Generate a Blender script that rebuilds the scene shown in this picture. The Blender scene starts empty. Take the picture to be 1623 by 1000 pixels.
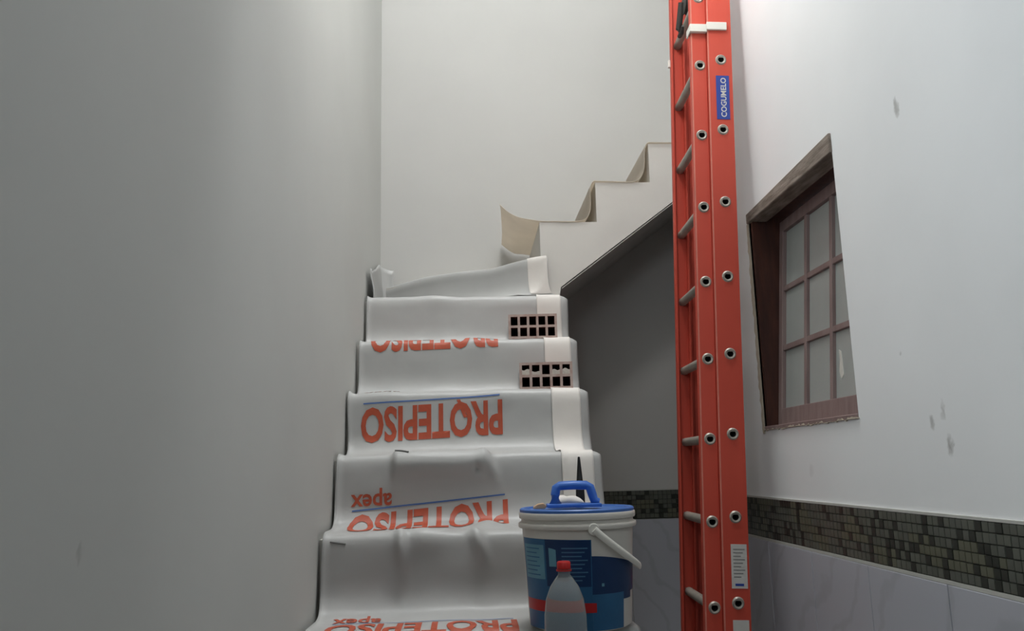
import bpy, bmesh, math, random
from mathutils import Vector, Matrix, noise
random.seed(7)
scene = bpy.context.scene
C = scene.collection

# ------------------------------------------------------------------ camera
EYE = 1.25
F_PX, PITCH, YAW, ROLL = 1296.4, 0.1834, 0.0574, 0.0248
fw = Vector((math.sin(YAW)*math.cos(PITCH), math.cos(YAW)*math.cos(PITCH), math.sin(PITCH)))
rt = Vector((math.cos(YAW), -math.sin(YAW), 0)); up = rt.cross(fw)
r2 = rt*math.cos(ROLL) - up*math.sin(ROLL); u2 = rt*math.sin(ROLL) + up*math.cos(ROLL)
cd = bpy.data.cameras.new('camera'); cam = bpy.data.objects.new('camera', cd); C.objects.link(cam)
cd.sensor_fit = 'HORIZONTAL'; cd.sensor_width = 36.0; cd.lens = 36.0*F_PX/1623.0; cd.clip_start = 0.02
cam.matrix_world = Matrix(((r2.x, u2.x, -fw.x, 0), (r2.y, u2.y, -fw.y, 0), (r2.z, u2.z, -fw.z, EYE), (0, 0, 0, 1)))
scene.camera = cam

# ------------------------------------------------------------------ world, lamp, exposure
w = bpy.data.worlds.new('world'); scene.world = w; w.use_nodes = True
w.node_tree.nodes['Background'].inputs[0].default_value = (0.75, 0.82, 0.9, 1)
w.node_tree.nodes['Background'].inputs[1].default_value = 0.5
TOP = 7.0                                     # ceiling of the tall stairwell
SKY = (0.38, 2.12, 0.95, 1.2)                # added unseen skylight, a soft source from above: centre x, y, width, length
al = bpy.data.lights.new('added_overhead_light', 'AREA'); al.shape = 'RECTANGLE'; al.size = SKY[2]; al.size_y = SKY[3]
al.energy = 130.0; al.color = (0.97, 0.985, 1.0)
alo = bpy.data.objects.new('added_overhead_light', al); C.objects.link(alo); alo.location = (SKY[0], SKY[1], TOP-.012)
HIW = (-.30, .45, 1.95, 2.60)                 # added unseen side window, left wall behind the camera, housing a fill light: y0, y1, z0, z1
al = bpy.data.lights.new('added_side_fill', 'AREA'); al.shape = 'RECTANGLE'; al.size = .62; al.size_y = .72
al.energy = 10.0; al.color = (.88, .95, 1.0); al.spread = math.radians(115)
alo = bpy.data.objects.new('added_side_fill', al); C.objects.link(alo); alo.location = (-.412+.02, .075, 2.275); alo.rotation_euler = (0, -math.pi/2, math.radians(30))
vs = scene.view_settings
vs.view_transform = 'Standard'; vs.look = 'None'; vs.gamma = 1.0; vs.exposure = 0.0; vs.use_curve_mapping = False

# ------------------------------------------------------------------ materials
def srgb(r, g, b):
    f = lambda c: (c/255/12.92) if c/255 <= .04045 else ((c/255+.055)/1.055)**2.4
    return (f(r), f(g), f(b), 1)

def mat(name, col, rough=.6, metal=0, noise_amt=0, noise_scale=8, bump=0, bump_scale=60, spec=.4, trans=0, detail=4, col2=None, stretch=None):
    m = bpy.data.materials.new(name); m.use_nodes = True; nt = m.node_tree
    b = nt.nodes['Principled BSDF']
    b.inputs['Base Color'].default_value = col; b.inputs['Roughness'].default_value = rough
    b.inputs['Metallic'].default_value = metal; b.inputs['Specular IOR Level'].default_value = spec
    if trans: b.inputs['Transmission Weight'].default_value = trans
    tc = nt.nodes.new('ShaderNodeTexCoord'); vec = tc.outputs['Object']
    if stretch:
        mp = nt.nodes.new('ShaderNodeMapping'); mp.inputs['Scale'].default_value = stretch
        nt.links.new(vec, mp.inputs[0]); vec = mp.outputs[0]
    if noise_amt or col2:
        n = nt.nodes.new('ShaderNodeTexNoise'); n.inputs['Scale'].default_value = noise_scale; n.inputs['Detail'].default_value = detail
        nt.links.new(vec, n.inputs['Vector'])
        rp = nt.nodes.new('ShaderNodeMapRange'); rp.inputs[1].default_value = .3; rp.inputs[2].default_value = .7
        nt.links.new(n.outputs['Fac'], rp.inputs[0])
        mx = nt.nodes.new('ShaderNodeMix'); mx.data_type = 'RGBA'
        c2 = col2 if col2 else tuple(c*(1-noise_amt) for c in col[:3])+(1,)
        mx.inputs['A'].default_value = col; mx.inputs['B'].default_value = c2
        nt.links.new(rp.outputs[0], mx.inputs['Factor']); nt.links.new(mx.outputs['Result'], b.inputs['Base Color'])
    if bump:
        n2 = nt.nodes.new('ShaderNodeTexNoise'); n2.inputs['Scale'].default_value = bump_scale; n2.inputs['Detail'].default_value = 5
        nt.links.new(vec, n2.inputs['Vector'])
        bp = nt.nodes.new('ShaderNodeBump'); bp.inputs['Strength'].default_value = bump; bp.inputs['Distance'].default_value = .004
        nt.links.new(n2.outputs['Fac'], bp.inputs['Height']); nt.links.new(bp.outputs[0], b.inputs['Normal'])
    return m

def add_smudges(m, spots, col):
    """dirty marks with their own shape on a wall: (y, z, half-width, half-height) in object space"""
    nt = m.node_tree; b = nt.nodes['Principled BSDF']
    src = b.inputs['Base Color'].links[0].from_socket
    tc = nt.nodes.new('ShaderNodeTexCoord'); sp = nt.nodes.new('ShaderNodeSeparateXYZ')
    nz = nt.nodes.new('ShaderNodeTexNoise'); nz.inputs['Scale'].default_value = 45
    nt.links.new(tc.outputs['Object'], nz.inputs['Vector'])
    ad = nt.nodes.new('ShaderNodeVectorMath'); ad.operation = 'MULTIPLY_ADD'
    ad.inputs[1].default_value = (.03, .03, .03)
    nt.links.new(nz.outputs['Color'], ad.inputs[0]); nt.links.new(tc.outputs['Object'], ad.inputs[2])
    nt.links.new(ad.outputs[0], sp.inputs[0])
    total = None
    def M(op, a, bb):
        n = nt.nodes.new('ShaderNodeMath'); n.operation = op
        for i, v in enumerate((a, bb)):
            if isinstance(v, (int, float)): n.inputs[i].default_value = v
            else: nt.links.new(v, n.inputs[i])
        return n.outputs[0]
    for (y, z, hw, hh, k) in spots:
        dy = M('DIVIDE', M('SUBTRACT', sp.outputs[1], y+.015), hw); dz = M('DIVIDE', M('SUBTRACT', sp.outputs[2], z+.015), hh)
        d = M('ADD', M('MULTIPLY', dy, dy), M('MULTIPLY', dz, dz))
        v = M('MULTIPLY', M('MAXIMUM', M('SUBTRACT', 1.0, d), 0.0), k)
        total = v if total is None else M('MAXIMUM', total, v)
    mx = nt.nodes.new('ShaderNodeMix'); mx.data_type = 'RGBA'
    nt.links.new(total, mx.inputs['Factor']); nt.links.new(src, mx.inputs['A']); mx.inputs['B'].default_value = col
    nt.links.new(mx.outputs['Result'], b.inputs['Base Color'])

M = {}
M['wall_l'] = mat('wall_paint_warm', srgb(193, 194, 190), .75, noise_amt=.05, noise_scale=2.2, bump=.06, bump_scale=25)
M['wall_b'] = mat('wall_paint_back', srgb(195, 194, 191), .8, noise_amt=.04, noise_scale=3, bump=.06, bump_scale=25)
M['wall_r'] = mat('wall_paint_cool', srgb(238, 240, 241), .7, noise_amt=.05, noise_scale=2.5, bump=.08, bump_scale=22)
add_smudges(M['wall_r'], [(1.665, 2.02, .012, .03, .55), (1.668, 1.322, .010, .018, .5), (1.625, 1.343, .008, .024, .35), (1.613, 1.27, .012, .026, .6),
                          (1.76, 1.48, .006, .01, .3), (2.3, 1.22, .02, .02, .12)], srgb(120, 118, 110))
add_smudges(M['wall_l'], [(.904, 1.173, .01, .012, .3)], srgb(110, 110, 105))
M['stair'] = mat('painted_plaster', srgb(212, 209, 203), .8, noise_amt=.05, noise_scale=6, bump=.12, bump_scale=40)
M['soffit'] = mat('raw_soffit', srgb(208, 203, 199), .9, noise_amt=.12, noise_scale=7, bump=.2, bump_scale=35)
M['ceil'] = mat('ceiling_paint', srgb(205, 204, 200), .85, noise_amt=.03)
M['floor'] = mat('floor_ceramic', srgb(196, 194, 188), .4, noise_amt=.12, noise_scale=5)
M['film'] = mat('protective_film', srgb(199, 199, 197), .42, noise_amt=.05, noise_scale=9, bump=.12, bump_scale=30, spec=.45)
M['strip'] = mat('white_paper', srgb(222, 217, 211), .65, noise_amt=.04, noise_scale=10, bump=.08)
M['orange'] = mat('orange_print', srgb(184, 84, 58), .5, noise_amt=.15, noise_scale=60)
M['blue_line'] = mat('blue_print', srgb(78, 108, 165), .5)
M['fiber'] = mat('red_fibreglass', srgb(202, 76, 58), .55, noise_amt=.16, noise_scale=4, bump=.08, bump_scale=80, stretch=(1, 1, .15))
M['fiber_edge'] = mat('fibreglass_edge_highlight', srgb(212, 128, 112), .6, noise_amt=.2, noise_scale=20)
M['alu'] = mat('aluminium', srgb(165, 160, 150), .45, metal=.35, noise_amt=.15, noise_scale=30)
M['bore'] = mat('dark_steel_bore_shade', srgb(60, 58, 55), .6, noise_amt=.2, noise_scale=40)
M['white_pl'] = mat('white_plastic', srgb(215, 213, 205), .45, noise_amt=.04)
M['sticker_blue'] = mat('sticker_blue', srgb(42, 68, 150), .4)
M['sticker_white'] = mat('sticker_white', srgb(205, 203, 198), .5, noise_amt=.06, noise_scale=30)
M['print_grey'] = mat('print_grey', srgb(120, 120, 118), .6)
M['clay'] = mat('fired_clay', srgb(128, 72, 58), .9, noise_amt=.3, noise_scale=25, bump=.3, bump_scale=90, col2=srgb(150, 118, 106))
M['clay_face'] = mat('cement_dusted_clay', srgb(192, 174, 166), .9, noise_amt=.3, noise_scale=40, bump=.3, bump_scale=120, col2=srgb(168, 140, 130))
M['clay_in'] = mat('clay_inside', srgb(104, 46, 40), .95, noise_amt=.25, noise_scale=30)
M['mortar'] = mat('mortar_white', srgb(205, 196, 186), .9, noise_amt=.15, noise_scale=60, bump=.4, bump_scale=100)
M['bucket'] = mat('bucket_white', srgb(206, 202, 194), .4, noise_amt=.05, noise_scale=12)
M['lid'] = mat('lid_blue', srgb(66, 108, 176), .4, noise_amt=.08, noise_scale=14)
M['float'] = mat('float_blue', srgb(62, 112, 196), .4, noise_amt=.08, noise_scale=20)
M['lab_blue'] = mat('label_blue', srgb(44, 96, 136), .35, noise_amt=.12, noise_scale=18)
M['lab_teal'] = mat('label_teal', srgb(98, 148, 168), .35, noise_amt=.1, noise_scale=30)
M['lab_navy'] = mat('label_navy', srgb(20, 52, 92), .35, noise_amt=.12, noise_scale=18)
M['lab_red'] = mat('label_red', srgb(178, 34, 36), .35, noise_amt=.1, noise_scale=18)
M['lab_text'] = mat('label_fine_print', srgb(70, 108, 140), .4)
M['cap'] = mat('cap_red', srgb(176, 30, 28), .4)
M['black'] = mat('black_plastic', srgb(18, 18, 20), .4)
M['wood_dark'] = mat('stained_wood', srgb(122, 102, 100), .6, noise_scale=6, col2=srgb(142, 124, 120), bump=.15, bump_scale=40, stretch=(6, 6, 1))
M['wood_jamb'] = mat('jamb_wood', srgb(82, 46, 34), .7, noise_scale=7, col2=srgb(58, 32, 26), bump=.2, bump_scale=40, stretch=(6, 6, 1))
M['wood_head'] = mat('weathered_board', srgb(104, 92, 82), .85, noise_scale=14, col2=srgb(150, 140, 130), bump=.4, bump_scale=50, stretch=(5, 1, 5))
M['cream'] = mat('cream_plaster', srgb(196, 186, 168), .9, noise_amt=.15, noise_scale=30, bump=.4, bump_scale=90)
M['pane'] = mat('frosted_glass', srgb(186, 192, 188), .35, noise_amt=.05, noise_scale=20, bump=.1, bump_scale=200, trans=.25)
M['grout'] = mat('light_grout', srgb(190, 190, 184), .8, noise_amt=.08, noise_scale=30)
M['tan'] = mat('raw_wood', srgb(214, 176, 138), .8, noise_amt=.2, noise_scale=30)
MOS = [mat('mosaic_%d' % i, srgb(*c), .3, noise_amt=.12, noise_scale=40) for i, c in enumerate([(96, 99, 90), (88, 91, 83), (99, 100, 85), (92, 95, 88), (50, 53, 48)])]
mm = mat('marble', srgb(176, 178, 186), .3, noise_amt=0); M['marble'] = mm
def marble_nodes(m):
    nt = m.node_tree; b = nt.nodes['Principled BSDF']; tc = nt.nodes.new('ShaderNodeTexCoord')
    oi = nt.nodes.new('ShaderNodeObjectInfo')
    ad = nt.nodes.new('ShaderNodeVectorMath'); ad.operation = 'ADD'
    nt.links.new(tc.outputs['Object'], ad.inputs[0]); nt.links.new(oi.outputs['Location'], ad.inputs[1])
    wv = nt.nodes.new('ShaderNodeTexWave'); wv.inputs['Scale'].default_value = 3.0; wv.inputs['Distortion'].default_value = 9; wv.inputs['Detail'].default_value = 4
    wv.bands_direction = 'DIAGONAL'
    nt.links.new(ad.outputs[0], wv.inputs[0])
    cr = nt.nodes.new('ShaderNodeValToRGB'); cr.color_ramp.elements[0].position = 0; cr.color_ramp.elements[0].color = srgb(171, 173, 180)
    cr.color_ramp.elements[1].position = .12; cr.color_ramp.elements[1].color = srgb(180, 182, 190)
    nt.links.new(wv.outputs['Fac'], cr.inputs[0]); nt.links.new(cr.outputs[0], b.inputs['Base Color'])
marble_nodes(mm)
# clear bottle plastic
m = bpy.data.materials.new('clear_plastic'); m.use_nodes = True; b = m.node_tree.nodes['Principled BSDF']
b.inputs['Base Color'].default_value = srgb(225, 228, 225); b.inputs['Roughness'].default_value = .18
b.inputs['Transmission Weight'].default_value = .82; b.inputs['IOR'].default_value = 1.15; M['clear'] = m
# the film lets a little light through
def translucent(m, amt):
    nt = m.node_tree; b = nt.nodes['Principled BSDF']; out = nt.nodes['Material Output']
    t = nt.nodes.new('ShaderNodeBsdfTranslucent'); mx = nt.nodes.new('ShaderNodeMixShader'); mx.inputs[0].default_value = amt
    if b.inputs['Base Color'].links: nt.links.new(b.inputs['Base Color'].links[0].from_socket, t.inputs[0])
    nt.links.new(b.outputs[0], mx.inputs[1]); nt.links.new(t.outputs[0], mx.inputs[2]); nt.links.new(mx.outputs[0], out.inputs[0])
translucent(M['film'], .22)
M['film_thin'] = mat('thin_film', srgb(222, 214, 202), .45, noise_amt=.08, noise_scale=9, bump=.12, bump_scale=30); translucent(M['film_thin'], .6)

# ------------------------------------------------------------------ helpers
def tag(o, label=None, cat=None, group=None, kind=None):
    if label: o['label'] = label
    if cat: o['category'] = cat
    if group: o['group'] = group
    if kind: o['kind'] = kind
    return o
def link(name, me, parent=None, loc=None, rot=None):
    o = bpy.data.objects.new(name, me); C.objects.link(o)
    if parent: o.parent = parent
    if loc: o.location = loc
    if rot: o.rotation_euler = rot
    return o
def empty(name, loc=(0, 0, 0), rot=(0, 0, 0)):
    o = bpy.data.objects.new(name, None); C.objects.link(o); o.location = loc; o.rotation_euler = rot; o.empty_display_size = .1
    return o
class MB:
    def __init__(s): s.v = []; s.f = []; s.mi = []
    def add(s, vs, fs, mi=0):
        n = len(s.v); s.v += [tuple(v) for v in vs]; s.f += [tuple(i+n for i in f) for f in fs]; s.mi += [mi]*len(fs); return s
    def box(s, x0, x1, y0, y1, z0, z1, mi=0):
        return s.add([(x0, y0, z0), (x1, y0, z0), (x1, y1, z0), (x0, y1, z0), (x0, y0, z1), (x1, y0, z1), (x1, y1, z1), (x0, y1, z1)],
              [(0, 3, 2, 1), (4, 5, 6, 7), (0, 1, 5, 4), (1, 2, 6, 5), (2, 3, 7, 6), (3, 0, 4, 7)], mi)
    def prism(s, poly, axis, a, b, mi=0):
        """poly: 2D points; axis 'z': (x,y), axis 'y': (x,z), axis 'x': (y,z)"""
        mk = {'z': lambda p, t: (p[0], p[1], t), 'y': lambda p, t: (p[0], t, p[1]), 'x': lambda p, t: (t, p[0], p[1])}[axis]
        n = len(poly)
        return s.add([mk(p, a) for p in poly]+[mk(p, b) for p in poly],
              [tuple(range(n))[::-1], tuple(range(n, 2*n))]+[(i, (i+1) % n, n+(i+1) % n, n+i) for i in range(n)], mi)
    def lathe(s, prof, n=40, c=(0, 0, 0), a0=0, a1=2*math.pi, mi=0):
        full = abs(a1-a0-2*math.pi) < 1e-6; k = n if full else n+1
        vs = [(c[0]+r*math.cos(a0+(a1-a0)*j/n), c[1]+r*math.sin(a0+(a1-a0)*j/n), c[2]+z) for r, z in prof for j in range(k)]
        fs = []
        for i in range(len(prof)-1):
            for j in range(n):
                j2 = (j+1) % k
                fs.append((i*k+j, i*k+j2, (i+1)*k+j2, (i+1)*k+j))
        return s.add(vs, fs, mi)
    def tube(s, pts, r, n=10, caps=True, mi=0, flat=1.0):
        pts = [Vector(p) for p in pts]; vs = []; fs = []
        ref = Vector((0, 0, 1)); m_ = len(pts)
        for i, p in enumerate(pts):
            t = (pts[min(i+1, m_-1)]-pts[max(i-1, 0)]).normalized()
            a = t.cross(ref); a = t.cross(Vector((0, 1, 0))) if a.length < .05 else a
            a.normalize(); b_ = a.cross(t).normalized()
            rr = r[i] if isinstance(r, (list, tuple)) else r
            for j in range(n):
                an = 2*math.pi*j/n; vs.append(p+a*math.cos(an)*rr*flat+b_*math.sin(an)*rr)
        for i in range(m_-1):
            for j in range(n): fs.append((i*n+j, i*n+(j+1) % n, (i+1)*n+(j+1) % n, (i+1)*n+j))
        if caps: fs += [tuple(range(n))[::-1], tuple(range((m_-1)*n, m_*n))]
        return s.add(vs, fs, mi)
    def mesh(s, name, mats, smooth=False, fix=True):
        me = bpy.data.meshes.new(name); me.from_pydata(s.v, [], s.f)
        for m_ in (mats if isinstance(mats, (list, tuple)) else [mats]): me.materials.append(m_)
        me.polygons.foreach_set('material_index', s.mi)
        if fix:
            bm = bmesh.new(); bm.from_mesh(me); bmesh.ops.recalc_face_normals(bm, faces=bm.faces[:]); bm.to_mesh(me); bm.free()
        if smooth:
            me.polygons.foreach_set('use_smooth', [True]*len(me.polygons))
            me.set_sharp_from_angle(angle=math.radians(40))
        me.update(); return me
    def build(s, name, mats, parent=None, smooth=False, bevel=0, **k):
        o = link(name, s.mesh(name, mats, smooth), parent, **k)
        if bevel:
            bv = o.modifiers.new('bevel', 'BEVEL'); bv.width = bevel; bv.segments = 2; bv.limit_method = 'ANGLE'
        return o
def grid_mesh(name, nu, nv, fn, mats):
    vs = [fn(i/(nu-1), j/(nv-1)) for j in range(nv) for i in range(nu)]
    fs = [(j*nu+i, j*nu+i+1, (j+1)*nu+i+1, (j+1)*nu+i) for j in range(nv-1) for i in range(nu-1)]
    mb = MB(); mb.add(vs, fs); me = mb.mesh(name, mats, fix=False)
    me.polygons.foreach_set('use_smooth', [True]*len(me.polygons)); return me
def sstep(x): x = max(0, min(1, x)); return x*x*(3-2*x)
def gs(x, w): return math.exp(-(x/w)**2)
def text_mesh(txt, bold=0.0):
    """flat text as a triangle list in the unit box (0..1, 0..1)"""
    cu = bpy.data.curves.new('tmp_text', 'FONT'); cu.body = txt; cu.size = 1; cu.offset = bold; cu.resolution_u = 3
    ob = bpy.data.objects.new('tmp_text', cu); C.objects.link(ob)
    dg = bpy.context.evaluated_depsgraph_get(); ev = ob.evaluated_get(dg); me = ev.to_mesh()
    bm = bmesh.new(); bm.from_mesh(me); ev.to_mesh_clear()
    bpy.data.objects.remove(ob); bpy.data.curves.remove(cu)
    xs = [v.co.x for v in bm.verts]; ys = [v.co.y for v in bm.verts]
    x0, x1, y0, y1 = min(xs), max(xs), min(ys), max(ys)
    for v in bm.verts: v.co = Vector(((v.co.x-x0)/(x1-x0), (v.co.y-y0)/(y1-y0), 0))
    return bm

# ------------------------------------------------------------------ setting
XL, XR, YB = -0.404, 0.967, 3.832
YF, LOW, YE = -2.6, 2.72, 3.03       # wall behind, low ceiling, end of the right wall
YC = 1.45                             # where the low ceiling opens into the stairwell
XE = 2.25
WY0, WY1, WZ0, WZ1 = 1.987, 2.634, 1.348, 2.085   # window opening
def struct(name, mb, m, **k): return tag(mb.build(name, m, **k), kind='structure')
struct('floor', MB().box(XL-.15, XE+.15, YF-.15, YB+.15, -.1, 0), M['floor'])
wm = MB(); wm.box(XL-.15, XL, YF, HIW[0], 0, TOP); wm.box(XL-.15, XL, HIW[1], YB, 0, TOP)
wm.box(XL-.15, XL, HIW[0], HIW[1], 0, HIW[2]); wm.box(XL-.15, XL, HIW[0], HIW[1], HIW[3], TOP)
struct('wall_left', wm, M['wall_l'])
hw = tag(empty('window_added_fill', (XL, (HIW[0]+HIW[1])/2, HIW[2])), kind='structure')  # added window around the side fill light, never in view
hy, hz = (HIW[1]-HIW[0])/2, HIW[3]-HIW[2]
MB().box(-.09, -.085, -hy+.03, hy-.03, .03, hz-.03).build('pane', M['pane'], hw)
for a in (-1, 1):
    MB().box(-.11, -.06, min(a*hy, a*hy-a*.03), max(a*hy, a*hy-a*.03), 0, hz).build('frame', M['white_pl'], hw)
MB().box(-.11, -.06, -hy+.03, hy-.03, 0, .03).build('frame', M['white_pl'], hw); MB().box(-.11, -.06, -hy+.03, hy-.03, hz-.03, hz).build('frame', M['white_pl'], hw)
wall_back = struct('wall_back', MB().box(XL-.15, XE+.15, YB, YB+.15, 0, TOP), M['wall_b'])
wr = MB()
T = .16
wr.box(XR, XR+T, YF, WY0, 0, TOP); wr.box(XR, XR+T, WY1, YE, 0, TOP); wr.box(XR, XR+T, WY0, WY1, 0, WZ0); wr.box(XR, XR+T, WY0, WY1, WZ1, TOP)
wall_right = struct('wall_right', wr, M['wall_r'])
struct('wall_return', MB().box(XR+T, XE, YE-.15, YE, 0, TOP), M['wall_b'])
struct('wall_end', MB().box(XE, XE+.15, YE-.15, YB, 0, TOP), M['wall_b'])
struct('wall_front', MB().box(XL-.15, XR+T, YF-.15, YF, 0, LOW), M['wall_l'])
struct('ceiling_low', MB().box(XL, XR, YF, YC, LOW, LOW+.12), M['ceil'])
struct('wall_upper', MB().box(XL, XR, YC-.1, YC, LOW+.12, TOP), M['wall_l'])
sx0, sx1, sy0, sy1 = SKY[0]-SKY[2]/2, SKY[0]+SKY[2]/2, SKY[1]-SKY[3]/2, SKY[1]+SKY[3]/2
cm = MB(); cm.box(XL-.15, sx0, YC-.1, YB+.15, TOP, TOP+.12); cm.box(sx1, XE+.15, YC-.1, YB+.15, TOP, TOP+.12)
cm.box(sx0, sx1, YC-.1, sy0, TOP, TOP+.12); cm.box(sx0, sx1, sy1, YB+.15, TOP, TOP+.12)
struct('ceiling', cm, M['ceil'])
sk = tag(empty('window_added_skylight', (SKY[0], SKY[1], TOP)), kind='structure')  # added frame and pane for the overhead area light
MB().box(-SKY[2]/2, SKY[2]/2, -SKY[3]/2, SKY[3]/2, .05, .056).build('pane', M['pane'], sk)
for a in (-1, 1):
    MB().box(a*SKY[2]/2-.02, a*SKY[2]/2+.02, -SKY[3]/2-.02, SKY[3]/2+.02, -.008, .0).build('frame', M['white_pl'], sk)
    MB().box(-SKY[2]/2+.02, SKY[2]/2-.02, a*SKY[3]/2-.02, a*SKY[3]/2+.02, -.008, .0).build('frame', M['white_pl'], sk)

# --- mosaic border and marble tiles (parts of the walls)
HB0, HB1 = 1.006, 1.130
ts = (HB1-HB0)/6
tile_meshes = []
for i in range(5):
    mb = MB(); h = ts/2-.0004; d = .005
    mb.add([(0, -h, -h), (0, h, -h), (0, h, h), (0, -h, h), (-d, -h+.001, -h+.001), (-d, h-.001, -h+.001), (-d, h-.001, h-.001), (-d, -h+.001, h-.001)],
           [(4, 5, 6, 7), (0, 1, 5, 4), (1, 2, 6, 5), (2, 3, 7, 6), (3, 0, 4, 7)])
    tile_meshes.append(mb.mesh('mosaic_tile', MOS[i]))
def tile_kind(r, c):
    v = random.random()
    if v < .2: return 4
    n = noise.noise(Vector((c*.13, r*.3, 2.0)))
    if n > .22: return 2
    return random.choice([0, 1, 3])
far = MB(); count = 0
c = 0; y = 1.36
while y < YE-.012:
    for r in range(6):
        k = tile_kind(r, c); z = HB0+ts*(r+.5)
        if count < 300:
            o = link('mosaic_tile', tile_meshes[k], wall_right, (XR-random.uniform(0, .0012), y, z)); count += 1
        else:
            tm = tile_meshes[k]; far.add([Vector(v.co)+Vector((XR, y, z)) for v in tm.vertices], [tuple(p.vertices) for p in tm.polygons], k)
    y += ts; c += 1
y = 1.36-ts
while y > YF:
    for r in range(6):
        tm = tile_meshes[tile_kind(r, c)]
        far.add([Vector(v.co)+Vector((XR, y, HB0+ts*(r+.5))) for v in tm.vertices], [tuple(p.vertices) for p in tm.polygons], MOS.index(tm.materials[0]))
    y -= ts; c += 1
tag(far.build('mosaic_tiles_distant', MOS, wall_right), kind='stuff')
mb = MB(); mb.box(XR-.0025, XR, YF, YE, HB0-.004, HB1+.004)
mb.build('mosaic_grout', mat('mosaic_grout', srgb(62, 64, 58), .8), wall_right)
mb = MB(); mb.box(XR-.006, XR, YF, YE, HB1, HB1+.006); mb.build('border_joint', M['grout'], wall_right)
mb = MB(); mb.box(XR-.006, XR, YF, YE, HB0-.009, HB0-.001); mb.build('border_joint', M['grout'], wall_right)
mb = MB(); mb.box(XR-.003, XR, YF, YE, 0, HB0-.009); mb.build('tile_bed', mat('tile_joint', srgb(128, 130, 134), .8), wall_right)
tw = .334; joints = [1.67+tw*i for i in range(-13, 4)] + [YE]
jt = MB(); 
def marble_tile(parent, x0, x1, y0, y1, z0, z1):
    cx, cy, cz = (x0+x1)/2, (y0+y1)/2, (z0+z1)/2
    mb = MB(); mb.box(x0-cx, x1-cx, y0-cy, y1-cy, z0-cz, z1-cz)
    return mb.build('marble_tile', M['marble'], parent, loc=(cx, cy, cz), bevel=.0012)
for a, b_ in zip(joints[:-1], joints[1:]):
    a = max(a, YF)
    if b_ <= a+.02: continue
    for z0, z1 in ((.502, HB0-.010), (.0, .5)):
        marble_tile(wall_right, XR-.007, XR-.001, a+.0015, b_-.0015, z0, z1)
# back wall under the stairs
stb = MB(); x = XR+.0
xx = .41
c = 0
while xx < XE-.02:
    for r in range(6):
        tm = tile_meshes[tile_kind(r, c)]
        stb.add([(xx+v.co.y, YB+v.co.x, HB0+ts*(r+.5)+v.co.z) for v in tm.vertices], [tuple(p.vertices) for p in tm.polygons], MOS.index(tm.materials[0]))
    xx += ts; c += 1
tag(stb.build('mosaic_tiles_distant', MOS, wall_back), kind='stuff')
mb = MB(); mb.box(.40, XE, YB-.0025, YB, HB0-.004, HB1+.004); mb.build('mosaic_grout', bpy.data.materials['mosaic_grout'], wall_back)
mb = MB(); mb.box(.40, XE, YB-.006, YB, HB1, HB1+.006); mb.build('border_joint', M['grout'], wall_back)
xs_ = [.40+.334*i for i in range(6)]+[XE]
for a, b_ in zip(xs_[:-1], xs_[1:]):
    for z0, z1 in ((.502, HB0-.006), (.0, .5)):
        marble_tile(wall_back, a+.0015, b_-.0015, YB-.007, YB-.001, z0, z1)

# ------------------------------------------------------------------ window_1
win = tag(empty('window_1', (XR, (WY0+WY1)/2, WZ0)), kind='structure')
ox, oy, oz = win.location
def wl(mb):   # world -> window local
    mb.v = [(x-ox, y-oy, z-oz) for x, y, z in mb.v]; return mb
def ragged(y0, y1, z0, z1, along, n, amp, x0, x1, seed):
    """a strip of chipped plaster around the opening, with an uneven outer edge"""
    rnd = random.Random(seed); pts_in = []; pts_out = []
    for i in range(n+1):
        t = i/n; j = rnd.uniform(0, amp)
        if along == 'z': pts_in.append((y0, z0+(z1-z0)*t)); pts_out.append((y1+(j if y1 > y0 else -j), z0+(z1-z0)*t))
        else: pts_in.append((y0+(y1-y0)*t, z0)); pts_out.append((y0+(y1-y0)*t, z1-j))
    mb = MB()
    for i in range(n):
        q = [pts_in[i], pts_in[i+1], pts_out[i+1], pts_out[i]]
        mb.prism(q, 'x', x0, x1)
    return wl(mb)
# reveals lined with timber
wl(mb := MB().prism([(WY1-.004, WZ0), (WY1-.022, WZ0), (WY1-.022, WZ1), (WY1-.004, WZ1)], 'x', XR+.004, XR+T)).build('jamb', M['wood_jamb'], win)
wl(mb := MB().prism([(WY0+.004, WZ0), (WY0+.02, WZ0), (WY0+.02, WZ1), (WY0+.004, WZ1)], 'x', XR+.03, XR+T)).build('jamb', M['wood_jamb'], win)
hb = MB(); hb.prism([(WY0-.002, WZ1+.012), (WY1+.008, WZ1-.006), (WY1+.008, WZ1-.040), (WY0-.002, WZ1-.042)], 'x', XR-.007, XR+.055)
wl(hb).build('head_board', M['wood_head'], win, bevel=.003)
hb = MB(); hb.box(XR+.055, XR+T, WY0+.004, WY1-.004, WZ1-.030, WZ1-.004); wl(hb).build('head_lining', M['wood_jamb'], win)
sb = MB(); sb.box(XR-.004, XR+T, WY0+.002, WY1-.004, WZ0-.001, WZ0+.012); wl(sb).build('sill', M['wood_dark'], win, bevel=.002)
ragged(WY1, WY1+.012, WZ0-.01, WZ1-.04, 'z', 46, .012, XR-.0035, XR+.02, 3).build('chipped_plaster', M['cream'], win)
ragged(WY0-.004, WY1+.012, WZ0, WZ0-.004, 'y', 60, -.010, XR-.005, XR+.02, 5).build('chipped_plaster', M['cream'], win)
# sash, leaning with its foot towards the room
SH = .68; SWd = WY1-WY0-.05
tilt = math.atan2(.062, SH)
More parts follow.
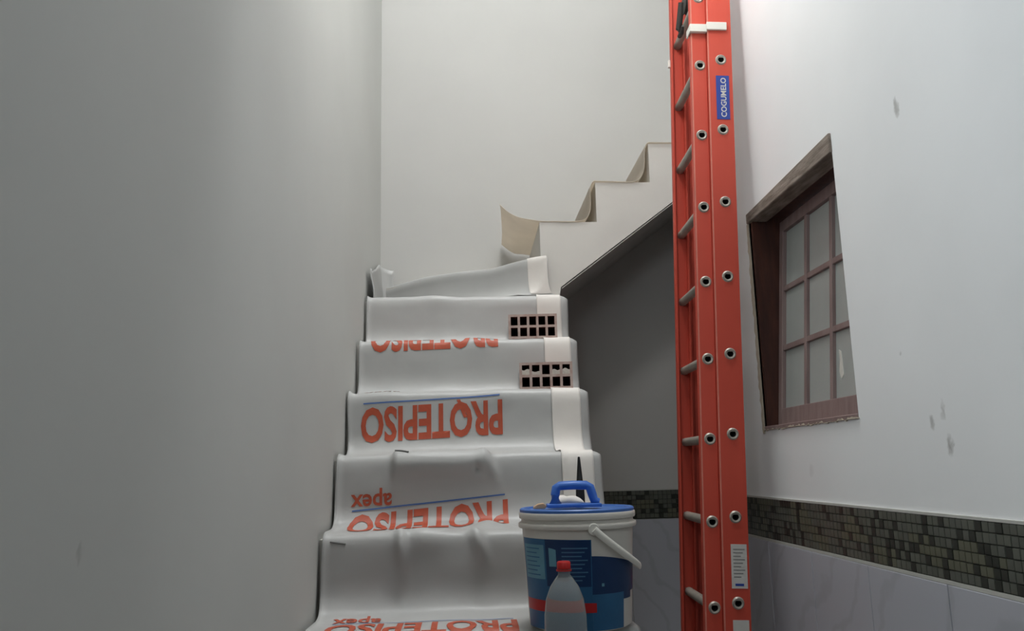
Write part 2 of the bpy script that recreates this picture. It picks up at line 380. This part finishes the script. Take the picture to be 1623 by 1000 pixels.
# local frame for the sash: y along the wall, z up the sash, x outward
sroot = MB()
st = .030; dp = .028
y0, y1 = -SWd/2, SWd/2
sroot.box(0, dp, y0, y0+st, 0, SH); sroot.box(0, dp, y1-st, y1, 0, SH)
sroot.box(0, dp, y0+st, y1-st, 0, .052); sroot.box(0, dp, y0+st, y1-st, SH-.038, SH)
sash = sroot.build('sash', M['wood_dark'], win, bevel=.002, loc=(.034, 0, .014), rot=(0, tilt, 0))
gy = [y0+st+(SWd-2*st)*i/3 for i in range(4)]; gz = [.052+(SH-.09)*i/3 for i in range(4)]
for i in (1, 2):
    MB().box(.002, .024, gy[i]-.009, gy[i]+.009, .05, SH-.036).build('muntin', M['wood_dark'], sash, bevel=.002)
    MB().box(.004, .022, y0+st-.001, y1-st+.001, gz[i]-.009, gz[i]+.009).build('muntin', M['wood_dark'], sash, bevel=.002)
for i in range(3):
    for j in range(3):
        MB().box(.013, .017, gy[i]+.001, gy[i+1]-.001, gz[j]+.001, gz[j+1]-.001).build('pane', M['pane'], sash)
sm = MB(); pts = [(0, 0), (.012, .02), (.008, .05), (.014, .075), (.004, .07), (-.004, .04), (-.01, .01)]
sm.prism([(-.135+a*1.2, .105+b_*1.1) for a, b_ in pts], 'x', .0115, .0135); sm.build('paint_smear', M['white_pl'], sash)

# ------------------------------------------------------------------ staircase
RI = .2128; TR = .2344; Y7 = 3.2455
lev = lambda k: 1.282+(k-4)*RI
yk = lambda k: Y7-(7-k)*TR
XS = .392
L8, L9, URI, URUN = 2.09, 2.25, .1725, .2345
PIV = (.312, 3.262)
stairs = tag(empty('staircase', (0, yk(-1), 0)), 'white plastered staircase rising along the left wall and turning right', 'staircase')
def sp(mb, name='step', m='stair'):
    mb.v = [(x, y-yk(-1), z) for x, y, z in mb.v]; return mb.build(name, M[m], stairs)
for k in range(-1, 7):
    sp(MB().box(XL+.001, XS, yk(k), yk(k+1), 0.0005, lev(k)))
sp(MB().prism([(XL+.001, Y7), (XS, Y7), (XS, PIV[1]+.01), (PIV[0], PIV[1]), (XL+.001, YB-.03)], 'z', .0005, lev(7)))
sp(MB().prism([PIV, (.215, YB-.001), (XL+.001, YB-.001), (XL+.001, YB-.03)], 'z', .0005, L8))
sof = lambda X: 1.968+.745*(X-.385)
# upper flight: each step is a block with a sloping underside
sp(MB().prism([(XS, .0005), (XS, L9), (.312, L9), (.312, .0005)], 'y', 3.31, YB-.001))
edges = [XS]+[.553+URUN*i for i in range(8)]
for i in range(8):
    a, b_ = edges[i], min(edges[i+1], XE-.001); L = L9+URI*i
    sp(MB().prism([(a, sof(a)), (b_, sof(b_)), (b_, L), (a, L)], 'y', 3.268, YB-.001))
sp(MB().prism([(.312, 1.93), (.385, 1.93), (XS, sof(XS)), (XS, L9), (.312, L9)], 'y', 3.266, 3.31))
so = MB().prism([(XS+.004, sof(XS)-.002), (XE-.003, sof(XE)-.002), (XE-.003, sof(XE)-.007), (XS+.004, sof(XS)-.007)], 'y', 3.272, YB-.002)
sp(so, 'underside', 'soffit')

# ------------------------------------------------------------------ protective sheet on the lower flight
pts = [(3.55, lev(7)+.012), (3.40, lev(7)+.012)]
for k in range(7, -2, -1):
    Y, L = yk(k), lev(k); Lb = lev(k-1) if k > -1 else 0.0
    pts += [(Y+.10, L+.011), (Y+.03, L+.013), (Y-.006, L+.010), (Y-.017, L-.014), (Y-.019, L-.07), (Y-.021, L-.13), (Y-.030, Lb+.05), (Y-.052, Lb+.022), (Y-.10, Lb+.012)]
pts += [(1.05, .010)]
for _ in range(3):
    q = [pts[0]]
    for a, b_ in zip(pts[:-1], pts[1:]):
        q += [(.75*a[0]+.25*b_[0], .75*a[1]+.25*b_[1]), (.25*a[0]+.75*b_[0], .25*a[1]+.75*b_[1])]
    pts = q+[pts[-1]]
S = [0.0]
for a, b_ in zip(pts[:-1], pts[1:]): S.append(S[-1]+math.hypot(b_[0]-a[0], b_[1]-a[1]))
import bisect
def path(s):
    s = max(0, min(S[-1]-1e-6, s)); i = min(len(S)-2, max(0, bisect.bisect_right(S, s)-1)); t = (s-S[i])/(S[i+1]-S[i])
    return pts[i][0]+(pts[i+1][0]-pts[i][0])*t, pts[i][1]+(pts[i+1][1]-pts[i][1])*t
def pnorm(s):
    a = path(s-.004); b_ = path(s+.004); ty, tz = b_[0]-a[0], b_[1]-a[1]; l = math.hypot(ty, tz) or 1
    return tz/l, -ty/l      # towards the room
SN = {}
for k in range(-1, 8):
    SN[k] = min(range(len(S)), key=lambda i: (pts[i][0]-yk(k)+.01)**2+(pts[i][1]-lev(k)-.006)**2); SN[k] = S[SN[k]]
def disp(X, s):
    d = .004*(noise.noise(Vector((X*4.5, s*5.0, 1.3)))+.6)+.0015*noise.noise(Vector((X*14, s*16, 4.1)))
    # loose fold on the fourth visible nose
    s4 = SN[4]; e = s-s4
    d += .028*sstep((X+.235)/.018)*(1-sstep((X-.03)/.05))*gs(e-.020, .038)
    d += .015*gs(X-.055-.35*e, .016)*gs(e-.02, .05)
    d -= .014*gs(X-.028, .010)*gs(e-.040, .012)
    d += .006*gs(X+.2, .05)*gs(e-.11, .05)
    s3 = SN[3]; e = s-s3
    d += .020*gs(X+.185-.10*e, .014)*gs(e-.035, .055)
    d += .010*gs(X+.13, .05)*gs(e, .05)
    d += .018*gs(X-.020-.30*e, .017)*gs(e-.020, .050)
    d += .022*gs(X-.055, .045)*gs(e+.115, .05)+.010*gs(X-.12, .02)*gs(e+.10, .04)
    d += .006*gs(X-.19, .02)*gs(e-.06, .06)
    for k, xc in ((5, .12), (6, .03), (7, -.12), (5, -.27)):
        d += .007*gs(X-xc, .07)*gs(s-SN[k]+.005, .05)
    # edge turned up against the wall, edge drooping past the strip
    d += .012*max(0, (-.372-X)/.026)**2
    d -= .014*max(0, (X-.385)/.03)**1.5
    return d
def surf(X, s, lift=0.0):
    y, z = path(s); ny, nz = pnorm(s); d = disp(X, s)+lift
    return Vector((X, y+ny*d, z+nz*d))
x0, x1 = XL+.008, .413
s0, s1 = 0.0, S[-1]
NU, NV = 110, 620
def sheet_fn(u, v):
    s = s0+(s1-s0)*v
    xl = x0+.006*noise.noise(Vector((3.1, s*4, 0)))+.004; xr = x1+.006*noise.noise(Vector((7.7, s*5, 0)))
    return surf(xl+(xr-xl)*u, s)
sheet = link('protective_sheet', grid_mesh('protective_sheet', NU, NV, sheet_fn, M['film']))
tag(sheet, 'pale grey protective sheet with orange print draped down the lower stair flight', 'floor covering')
sd = sheet.modifiers.new('thickness', 'SOLIDIFY'); sd.thickness = .002; sd.offset = 1

def decal(name, bm, xa, xb, sa, sb, m, tiltv=0.0, lift=.0016, parent=sheet, flip=True):
    """lay flat print (unit box) on the sheet, turned upside down: reading direction runs right to left"""
    for axis, n in ((1, 14), (0, 24)):
        for i in range(1, n):
            co = Vector((0, 0, 0)); no = Vector((0, 0, 0)); co[axis] = i/n; no[axis] = 1
            bmesh.ops.bisect_plane(bm, geom=bm.verts[:]+bm.edges[:]+bm.faces[:], plane_co=co, plane_no=no)
    for v in bm.verts:
        u, t = v.co.x, v.co.y
        X = xb+(xa-xb)*u; s = sa+(sb-sa)*t+tiltv*(X-xa)
        v.co = surf(X, s, lift)
    me = bpy.data.meshes.new(name); bm.to_mesh(me); bm.free(); me.materials.append(m)
    o = link(name, me, parent); return o
def unit_quad():
    bm = bmesh.new(); vs_ = [bm.verts.new(p) for p in ((0, 0, 0), (1, 0, 0), (1, 1, 0), (0, 1, 0))]; bm.faces.new(vs_); return bm
PER = .521
sP = SN[5]+.042          # top of the word on the fifth nose
for i in (-1, 0, 1, 2, 3):
    s = sP+PER*i
    if s+.15 > s1: break
    tl = -.045 if i == 0 else (-.085 if i == 1 else -.03)
    decal('printed_word', text_mesh('PROTEPISO', .032), -.352, .118, s+.004, s+.124, M['orange'], tl)
    if i == 0: 
        bm = bmesh.new(); vs_ = [bm.verts.new(p) for p in ((.30, -.06, 0), (.325, -.06, 0), (.275, .45, 0), (.25, .45, 0))]; bm.faces.new(vs_)
        decal('printed_slash', bm, -.352, .118, s+.004, s+.124, M['orange'], tl)
    decal('printed_line', unit_quad(), -.345, .11, s-.012, s-.0075, M['blue_line'], tl)
    decal('printed_word', text_mesh('apex', .02), -.350, -.228, s-(.112 if i == 0 else .075), s-(.059 if i == 0 else .022), M['orange'], tl*.3)
# staple-like creases
for (X, s) in ((-.20, SN[4]-.004), (-.352, SN[3]+.012)):
    mb = MB(); p = [surf(X+.014*i-.02, s+.002*i, .002) for i in range(4)]; mb.tube(p, .0022, 6); mb.build('crease_mark', M['print_grey'], sheet)
# bright paper strip along the right side
def strip_fn(u, v):
    s = s0+.02+(SN[2]-.06-s0-.02)*v
    xc = .287+.004*noise.noise(Vector((1.7, s*3, 0)))
    return surf(xc+.098*u, s, .0035+.002*gs(u-.0, .1))
strip = link('paper_strip', grid_mesh('paper_strip', 14, 420, strip_fn, M['strip']))
tag(strip, 'long bright white paper strip running down the right side of the stair sheet', 'paper strip')
sd = strip.modifiers.new('thickness', 'SOLIDIFY'); sd.thickness = .0012; sd.offset = 1

# ------------------------------------------------------------------ sheet on the winder riser
P0 = Vector((.335, 3.246)); P1 = Vector((-.380, 3.800)); dv = (P1-P0).normalized(); nv = Vector((-.62, -.785))
prof = [(.10, lev(7)+.016), (.05, lev(7)+.022), (.018, lev(7)+.06), (.010, L8-.05), (.012, L8-.01), (.004, L8+.008), (-.015, L8+.011), (-.035, L8+.009)]
for _ in range(2):
    q = [prof[0]]
    for a, b_ in zip(prof[:-1], prof[1:]): q += [(.75*a[0]+.25*b_[0], .75*a[1]+.25*b_[1]), (.25*a[0]+.75*b_[0], .25*a[1]+.75*b_[1])]
    prof = q+[prof[-1]]
def wind_fn(u, v):
    i = min(len(prof)-2, int(v*(len(prof)-1))); t = v*(len(prof)-1)-i
    o_ = prof[i][0]+(prof[i+1][0]-prof[i][0])*t; z = prof[i][1]+(prof[i+1][1]-prof[i][1])*t
    p = P0+(P1-P0)*u
    sag = -.010*math.sin(u*math.pi*2.2)*sstep((u-.15)/.2)*sstep((z-lev(7))/.1)
    q_ = sstep(u/.4); x, y = p.x+nv.x*o_*q_+.30*o_*(1-q_), p.y+nv.y*o_*q_-o_*(1-q_)
    return Vector((max(x, XL+.012), max(min(y, YB-.012), Y7+.0), z+sag+.003*noise.noise(Vector((u*6, v*4, 9)))))
wsh = link('protective_sheet', grid_mesh('protective_sheet', 50, 40, wind_fn, M['film']))
tag(wsh, 'grey sheet covering the diagonal riser where the stairs turn right', 'floor covering')
sd = wsh.modifiers.new('thickness', 'SOLIDIFY'); sd.thickness = .002; sd.offset = -1
def pstrip(u, v):
    i = min(len(prof)-2, int((.12+.62*v)*(len(prof)-1))); vv = .12+.62*v
    p = wind_fn(.0+.105*u, vv); return p+Vector((nv.x*.004, nv.y*.004, .003))
# ear of film turned up in the corner
def ear_fn(u, v):
    # along the left wall, then round the corner
    a = u*.58
    if a < .50: x, y = XL+.010+.012*gs(a-.02, .05), 3.275+a
    else: x, y = XL+.010+(a-.50)*.75, 3.775+.012*sstep((a-.5)/.05)
    zt = 2.062+.13*sstep(a/.5)-.02*sstep((a-.5)/.08)+.006*noise.noise(Vector((a*20, 0, 0)))
    z = lev(7)+.02+(zt-lev(7)-.02)*v
    return Vector((x+.010*(1-v)**2+.004*math.sin(v*5+a*12), y, z))
ear = link('turned_up_edge', grid_mesh('turned_up_edge', 40, 12, ear_fn, M['film']), wsh)
sd = ear.modifiers.new('thickness', 'SOLIDIFY'); sd.thickness = .002; sd.offset = 1
st2 = link('edge_strip', grid_mesh('edge_strip', 8, 24, pstrip, M['strip']), wsh)
# ------------------------------------------------------------------ sheet on the upper flight
up_pts = [(.150, 2.352), (.185, 2.315), (.24, 2.272), (.312, L9+.004), (.40, L9+.0025), (.48, L9+.0025), (.518, L9+.02), (.530, L9+.07), (.527, L9+.13), (.537, L9+URI+.008), (.57, L9+URI+.006),
          (.66, L9+URI+.0025), (.735, L9+URI+.003), (.765, L9+URI+.05), (.768, L9+URI+.12), (.776, L9+2*URI+.006), (.81, L9+2*URI+.006), (.95, L9+2*URI+.003), (.995, L9+2*URI+.03), (1.003, L9+2*URI+.1), (1.02, L9+3*URI+.006), (1.2, L9+3*URI+.003)]
for _ in range(2):
    q = [up_pts[0]]
    for a, b_ in zip(up_pts[:-1], up_pts[1:]): q += [(.75*a[0]+.25*b_[0], .75*a[1]+.25*b_[1]), (.25*a[0]+.75*b_[0], .25*a[1]+.75*b_[1])]
    up_pts = q+[up_pts[-1]]
def up_fn(u, v):
    f = v*(len(up_pts)-1); i = min(len(up_pts)-2, int(f)); t = f-i
    x = up_pts[i][0]+(up_pts[i+1][0]-up_pts[i][0])*t; z = up_pts[i][1]+(up_pts[i+1][1]-up_pts[i][1])*t
    y = 3.262+(YB-.012-3.262)*u
    flap = 1-sstep((x-.15)/.14)
    y = y+(3.35-y)*flap*(1-u)*.9
    z += flap*(.012*math.sin(u*7)-.05*u)+.002*noise.noise(Vector((x*9, u*5, 2)))
    x -= flap*(-.035*u)+.010*u*gs(z-(L9+.09), .05)
    return Vector((x, y, max(z, -1)))
ush = link('protective_sheet', grid_mesh('protective_sheet', 26, 170, up_fn, M['film_thin']))
tag(ush, 'grey sheet on the upper flight with a loose curled flap', 'floor covering')
sd = ush.modifiers.new('thickness', 'SOLIDIFY'); sd.thickness = .002; sd.offset = 1

# ------------------------------------------------------------------ hollow bricks
def brick(x0, z0, yfront, rz, label, filled):
    W, H, D = .183, .093, .185
    root = empty('hollow_brick', (x0+W/2, yfront+D/2, z0), (0, 0, rz))
    tag(root, label, 'brick', 'hollow bricks holding the sheet down')
    mb = MB(); web = .0090
    xs_ = [-W/2+web/2+(W-web)*i/5 for i in range(6)]; zs = [web/2+(H-web)*i/2 for i in range(3)]
    for i, xv in enumerate(xs_): mb.box(xv-web/2, xv+web/2, -D/2, D/2, 0, H)
    for zv in zs:
        for i in range(5): mb.box(xs_[i]+web/2, xs_[i+1]-web/2, -D/2, D/2, zv-web/2, zv+web/2)
    # front rim faces are dusted with cement
    body = mb.build('body', [M['clay'], M['clay_face'], M['clay_in']], root)
    for p in body.data.polygons:
        cen, n = p.center, p.normal
        if n.y < -.9: p.material_index = 1
        elif abs(cen.x) < W/2-.004 and .004 < cen.z < H-.004: p.material_index = 2
    mbk = MB(); mbk.box(-W/2+.004, W/2-.004, D/2-.004, D/2-.001, .004, H-.004); mbk.build('back_web', M['clay_in'], root)
    g = MB(); g.box(-W/2, W/2, -D/2+.01, -D/2+.03, -.004, 0)
    if filled:
        for i in (0, 1, 3, 4):
            a, b_ = xs_[i]+web/2, xs_[i+1]-web/2; zb = zs[1]+web/2; h = (.020, .012, 0, .018, .021)[i]
            m2 = MB(); n = 7
            poly = [(a, zb), (b_, zb)]+[(b_+(a-b_)*j/n, zb+h*(.86+.14*math.sin(j*.9+i))) for j in range(n+1)]
            m2.prism(poly, 'y', -D/2+.001, D/2-.03); m2.build('mortar', M['mortar'], root)
    return root
brick(.165, lev(6)+.0155, yk(6)+.012, -.06, 'clean hollow clay brick with ten dark holes on the upper step', False)
brick(.187, lev(5)+.0155, yk(5)+.012, -.066, 'hollow clay brick with mortar in its top holes on the step below', True)

# ------------------------------------------------------------------ bucket
bz = lev(2)+.017; BX, BY = .269, 2.085
bk = tag(empty('plastic_bucket', (BX, BY, bz)), 'white plastic bucket with blue label and blue lid standing on a stair step', 'bucket')
top = 1.146-bz
prof_b = [(0, 0), (.118, 0), (.124, .004), (.1365, top-.050), (.1365, top-.044), (.1445, top-.043), (.146, top-.040), (.146, top-.034), (.1445, top-.031), (.1385, top-.030), (.1385, top-.022),
          (.143, top-.021), (.144, top-.018), (.144, top-.008), (.1425, top-.006), (.139, top-.006), (.136, top-.008), (.13, top-.05), (0, top-.055)]
MB().lathe(prof_b, 64).build('body', M['bucket'], bk, smooth=True)
lid = MB().lathe([(.0, top-.002), (.128, top-.002), (.132, top+.003), (.1385, top+.003), (.142, top), (.142, top-.006), (.0, top-.006)], 64).build('lid', M['lid'], bk, smooth=True)
def rad(z): return .124+(.1365-.124)*(z-.004)/(top-.054)
def patch(name, a0, a1, zb0, zt0, zt1, m, lift, parent, zb1=None):
    """a printed patch on the bucket wall; angles in degrees, 0 = towards the stairs' foot, + = right; top edge runs zt0..zt1"""
    n = 24; zb1 = zb0 if zb1 is None else zb1
    def fn(u, v):
        a = math.radians(a0+(a1-a0)*u); za = zb0+(zb1-zb0)*u; zt = zt0+(zt1-zt0)*u**1.6
        z = za+(zt-za)*v; r = rad(z)+lift
        return Vector((math.sin(a)*r, -math.cos(a)*r, z))
    o = link(name, grid_mesh(name, n, 8, fn, m), parent); return o
zz = lambda z: z-bz
lab = patch('label', -82, 6, .003, zz(1.082), zz(1.080), M['lab_blue'], .0006, bk)
patch('print_panel', -78, -44, zz(.99), zz(1.068), zz(1.068), M['lab_teal'], .0011, lab)
patch('print_panel', -42, 5, zz(.975), zz(1.081), zz(1.079), M['lab_navy'], .0011, lab)
for i in range(9):
    z = zz(1.060-.009*i); patch('print_row', -24, 2-3*(i % 3), z, z+.0028, z+.0028, M['lab_text'], .0015, lab)
for i in range(7):
    z = zz(1.058-.010*i); patch('print_row', -74, -50-4*(i % 2), z, z+.0025, z+.0025, M['lab_blue'], .0015, lab)
patch('print_mark', -38, -30, zz(1.02), zz(1.062), zz(1.058), M['lab_teal'], .0015, lab)
patch('print_band', -80, 10, zz(.917), zz(.943), zz(.938), M['lab_red'], .0017, lab)
lab2 = patch('label', 6, 78, zz(.955), zz(1.043), zz(1.010), M['lab_navy'], .0006, bk)
patch('print_panel', 6, 46, .003, zz(.957), zz(.957), M['lab_blue'], .0009, lab2)
patch('print_panel', 6, 62, zz(.94), zz(.957), zz(.957), M['lab_navy'], .0008, lab2)
patch('print_dot', 16, 19, zz(.974), zz(.981), zz(.981), M['lab_teal'], .0012, lab2)
# bail handle hanging on the right side
bp = []
for i in range(33):
    t = i/32; a = math.radians(8+168*t); r = .1475+.002*math.sin(math.pi*t)
    bp.append((math.sin(a)*r, -math.cos(a)*r, zz(1.104)-.100*math.sin(math.pi*t)**.9))
MB().tube(bp, .0085, 8, flat=.5).build('bail', M['white_pl'], bk, smooth=True)
for a in (8, 176):
    x, y = math.sin(math.radians(a))*.143, -math.cos(math.radians(a))*.143
    e = MB().lathe([(0, -.006), (.013, -.006), (.014, 0), (.012, .004), (0, .004)], 20)
    o = e.build('ear', M['white_pl'], bk, smooth=True, loc=(x, y, zz(1.104)), rot=(math.radians(90), 0, math.radians(a)))

# blue float on the lid
zl = 1.146+.004
fl = tag(empty('plastering_float', (.262, 2.075, zl), (0, 0, -.05)), 'blue plastic plastering float with arched handle lying on the bucket lid', 'float')
MB().box(-.068, .066, -.036, .036, 0, .008).build('base', M['float'], fl, bevel=.002)
hp = [(-.046, 0, .008), (-.046, 0, .030), (-.043, 0, .046), (-.034, 0, .0515), (.0, 0, .0525), (.032, 0, .0515), (.041, 0, .046), (.046, 0, .030), (.051, 0, .014), (.062, 0, .010)]
MB().tube(hp, [.0125, .0115, .0115, .0110, .0110, .0110, .0115, .0115, .0110, .009], 12, flat=1.3).build('handle', M['float'], fl, smooth=True)
# white crumpled rag behind the handle
def rag_fn(u, v):
    x = (u-.5)*.085; y = (v-.5)*.05; h = (.004+.014*(1-(2*u-1)**4)*(1-(2*v-1)**4))*(1+.35*noise.noise(Vector((u*4, v*4, 3))))
    return Vector((x, y, max(.0, h-.004*(abs(2*u-1) > .99 or abs(2*v-1) > .99))))
rg = link('folded_rag', grid_mesh('folded_rag', 24, 16, rag_fn, M['strip']), None, (.255, 2.158, zl+.0045))
tag(rg, 'small crumpled white rag on the bucket lid behind the float', 'rag')
sd = rg.modifiers.new('thickness', 'SOLIDIFY'); sd.thickness = .002; sd.offset = -1
mb = MB(); mb.prism([(-.016, 0), (.014, 0), (.017, .006), (.010, .014), (-.004, .012), (-.015, .006)], 'y', -.009, .010)
tag(mb.build('wood_scrap', M['tan'], None, bevel=.002, loc=(.178, 2.10, zl-.004)), 'small tan wood scrap on the bucket lid left of the float', 'wood scrap')
mb = MB().lathe([(0, 0), (.012, 0), (.012, .02), (.0105, .055), (.0085, .06), (.0055, .095), (.003, .122), (0, .1235)], 20)
tag(mb.build('pointed_nozzle', M['black'], None, smooth=True, loc=(.296, 2.205, zl+.0005)), 'black tapered nozzle standing upright behind the blue handle', 'nozzle')

# ------------------------------------------------------------------ bottle in front of the bucket
bt0 = lev(1)+.018; bh = 1.040-bt0
bt = tag(empty('plastic_bottle', (.211, 1.895, bt0)), 'clear plastic bottle with red screw cap in front of the bucket', 'bottle')
pb = [(0, .004), (.030, 0), (.044, .006), (.048, .02), (.048, .09), (.046, .10), (.048, .11), (.048, bh-.185), (.047, bh-.15), (.0465, bh-.115), (.0420, bh-.080), (.0320, bh-.054), (.0195, bh-.036), (.0135, bh-.028), (.0135, bh-.020),
      (.0165, bh-.020), (.0165, bh-.017), (.0125, bh-.017), (.0125, bh-.004)]
MB().lathe(pb, 40).build('body', M['clear'], bt, smooth=True)
cp = MB().lathe([(.0, bh), (.0135, bh), (.0152, bh-.002), (.0155, bh-.016), (.0145, bh-.016)], 32)
MB_cap = cp.build('cap', M['cap'], bt, smooth=True)
MB().lathe([(.0150, bh-.0205), (.0172, bh-.0205), (.0172, bh-.0172), (.0150, bh-.0172)], 32).build('cap_ring', M['cap'], bt, smooth=True)

# ------------------------------------------------------------------ extension ladder
lad = tag(empty('extension_ladder', (.667, 2.52, .002), (0, .0415, -.035)), 'tall red fibreglass extension ladder leaning against the white wall beside the window', 'ladder')
LH = 3.05; LW = .36
RB0, RM0 = .838, .822                # rung heights
def zlist(z0): 
    out = []; z = z0-.25*3
    while z < LH-.06: out.append(z); z += .25
    return out
def rail(u0, u1, vweb, inward, uh, zs, name):
    """C-channel: web with square rung holes, two flanges pointing inward (+1/-1 along the rungs)"""
    tk = .005; g = .0125; fl_ = .026
    va, vb = sorted((vweb, vweb+inward*tk)); fa, fb = sorted((vweb, vweb+inward*fl_))
    mb = MB(); z0, z1 = .03, LH
    lip = .002 if inward > 0 else 0
    if lip: mb.box(u0, u0+.0045, fa, fa+lip, z0, z1, 1); mb.box(u0+.0045, u0+.006, fa, fa+lip, z0, z1)  # pale lip: edge highlight painted into the rail colour
    mb.box(u0, u0+.006, fa+lip, fb, z0, z1); mb.box(u1-.006, u1, fa, fb, z0, z1)
    mb.box(u0+.006, uh-g, va, vb, z0, z1)
    if u1-.006 > uh+g: mb.box(uh+g, u1-.006, va, vb, z0, z1)
    zc = z0
    for z in zs:
        mb.box(uh-g, min(uh+g, u1-.006), va, vb, zc, z-g); zc = z+g
    mb.box(uh-g, min(uh+g, u1-.006), va, vb, zc, z1)
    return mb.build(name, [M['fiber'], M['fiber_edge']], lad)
ZR, ZM = zlist(RB0), zlist(RM0)
UM, UR = .029, .097
rail(.0, .0515, .012, 1, UM, ZM, 'rail'); rail(.0, .0515, LW-.012, -1, UM, ZM, 'rail')
rail(.053, .134, .0, 1, UR, ZR, 'rail'); rail(.053, .134, LW, -1, UR, ZR, 'rail')
def rung_mesh(v0, v1):
    mb = MB(); ro, ri, fo = .0145, .0100, .0188
    n = 20
    prof_ = [(ri, v0), (fo-.004, v0-.002), (fo, v0+.002), (fo, v0+.0045), (ro, v0+.0045), (ro, v1-.0045), (fo, v1-.0045), (fo, v1-.002), (fo-.004, v1+.002), (ri, v1)]
    k = len(prof_)
    # D-shaped section: flat tread on top
    def pt(r, v, j):
        a = 2*math.pi*j/n; x, z = r*math.cos(a), r*math.sin(a)
        if r < fo-.005: z = min(z, r*.72)
        return (x, v, z)
    vs_ = [pt(r, v, j) for r, v in prof_ for j in range(n)]; fs = []
    for i in range(k):
        i2 = (i+1) % k
        for j in range(n): fs.append((i*n+j, i*n+(j+1) % n, i2*n+(j+1) % n, i2*n+j))
    mb.add(vs_, fs)
    me = mb.mesh('rung', [M['alu'], M['bore']], smooth=True)
    for p in me.polygons:
        r_ = math.hypot(p.center.x, p.center.z)
        if r_ < ri+.0008: p.material_index = 1  # bore faces coloured darker, standing in for shade inside the tube
    return me
rm, rr = rung_mesh(.010, LW-.010), rung_mesh(-.002, LW+.002)
for z in ZM: link('rung', rm, lad, (UM, 0, z))
for z in ZR: link('rung', rr, lad, (UR, 0, z))
# guide bracket at the top, clip, pulley, feet
gb = MB().box(.050, .118, -.009, -.0006, 2.694, 2.722).box(-.006, .052, -.004, .011, 2.688, 2.716).box(-.006, -.001, .010, .05, 2.688, 2.716)
tag(gb.build('guide_bracket', M['white_pl'], lad, bevel=.0015), 'white plastic guide bracket')
MB().box(-.008, .008, LW-.02, LW-.008, 2.735, 2.765).build('clip', M['white_pl'], lad, bevel=.002)
pl = empty('tmp'); bpy.data.objects.remove(pl)
pul = MB(); ring = []
for i in range(24):
    a = 2*math.pi*i/24; ring.append((.012, .12+.034*math.cos(a), 2.83+.034*math.sin(a)))
wheel = MB().lathe([(0, -.008), (.034, -.008), (.036, -.006), (.030, 0), (.036, .006), (.034, .008), (0, .008)], 28).build('pulley', M['bore'], lad, smooth=True, loc=(.020, .16, 2.885), rot=(0, math.radians(90), 0))
hk = MB().tube([(.008, .17, 2.90), (.006, .19, 2.85), (.004, .205, 2.815), (.004, .19, 2.78), (.004, .16, 2.775), (.004, .14, 2.79)], [.012, .012, .011, .009, .008, .005], 10)
hk.build('hook', M['bore'], lad, smooth=True)
for u0, u1 in ((.053, .134),):
    for v in (0, LW-.03):
        MB().box(u0-.006, u1+.006, v-.004, v+.034, 0, .05).build('foot', M['black'], lad, bevel=.004)
# stickers
stk = MB().box(.078, .122, -.0012, -.0002, 2.374, 2.530).build('brand_sticker', M['sticker_blue'], lad)
bm = text_mesh('COGUMELO', .02)
for v in bm.verts:
    u, t = v.co.x, v.co.y; v.co = Vector((.1115-.019*t, -.0016, 2.382+.140*u))
me = bpy.data.meshes.new('sticker_word'); bm.to_mesh(me); bm.free(); me.materials.append(M['sticker_white']); link('sticker_word', me, stk)
s2 = MB().box(.0795, .1275, -.0012, -.0002, .880, 1.008).build('notice_sticker', M['sticker_white'], lad)
for i in range(9):
    MB().box(.086, .121-.006*(i % 3), -.0016, -.0011, .992-.010*i, .9945-.010*i).build('print_row', M['print_grey'], s2)
MB().box(.090, .116, -.0016, -.0011, .887, .894).build('print_mark', M['sticker_blue'], s2)
MB().box(.0795, .1275, -.0012, -.0002, .67, .790).build('notice_sticker', M['sticker_white'], lad)

# ------------------------------------------------------------------ globe lamp hanging above the stairwell, out of the photograph's frame
lx, ly, lz = .42, 2.12, 3.25
m = bpy.data.materials.new('globe_glow'); m.use_nodes = True; b = m.node_tree.nodes['Principled BSDF']
b.inputs['Emission Color'].default_value = (1.0, .985, .965, 1); b.inputs['Emission Strength'].default_value = 41.0; M['globe'] = m
lamp = tag(empty('pendant_lamp', (lx, ly, lz)), 'white globe lamp hanging above the stairs on a black cord', 'lamp')
MB().lathe([(.0, -.11)]+[(.11*math.sin(math.pi*i/16), -.11*math.cos(math.pi*i/16)) for i in range(1, 15)]+[(.03, .106)], 32).build('globe', M['globe'], lamp, smooth=True)
MB().lathe([(.032, .10), (.034, .11), (.030, .15), (.010, .16), (0, .16)], 24).build('socket', M['black'], lamp, smooth=True)
MB().tube([(0, 0, .155), (0, 0, TOP-lz-.06)], .004, 8).build('cord', M['black'], lamp)
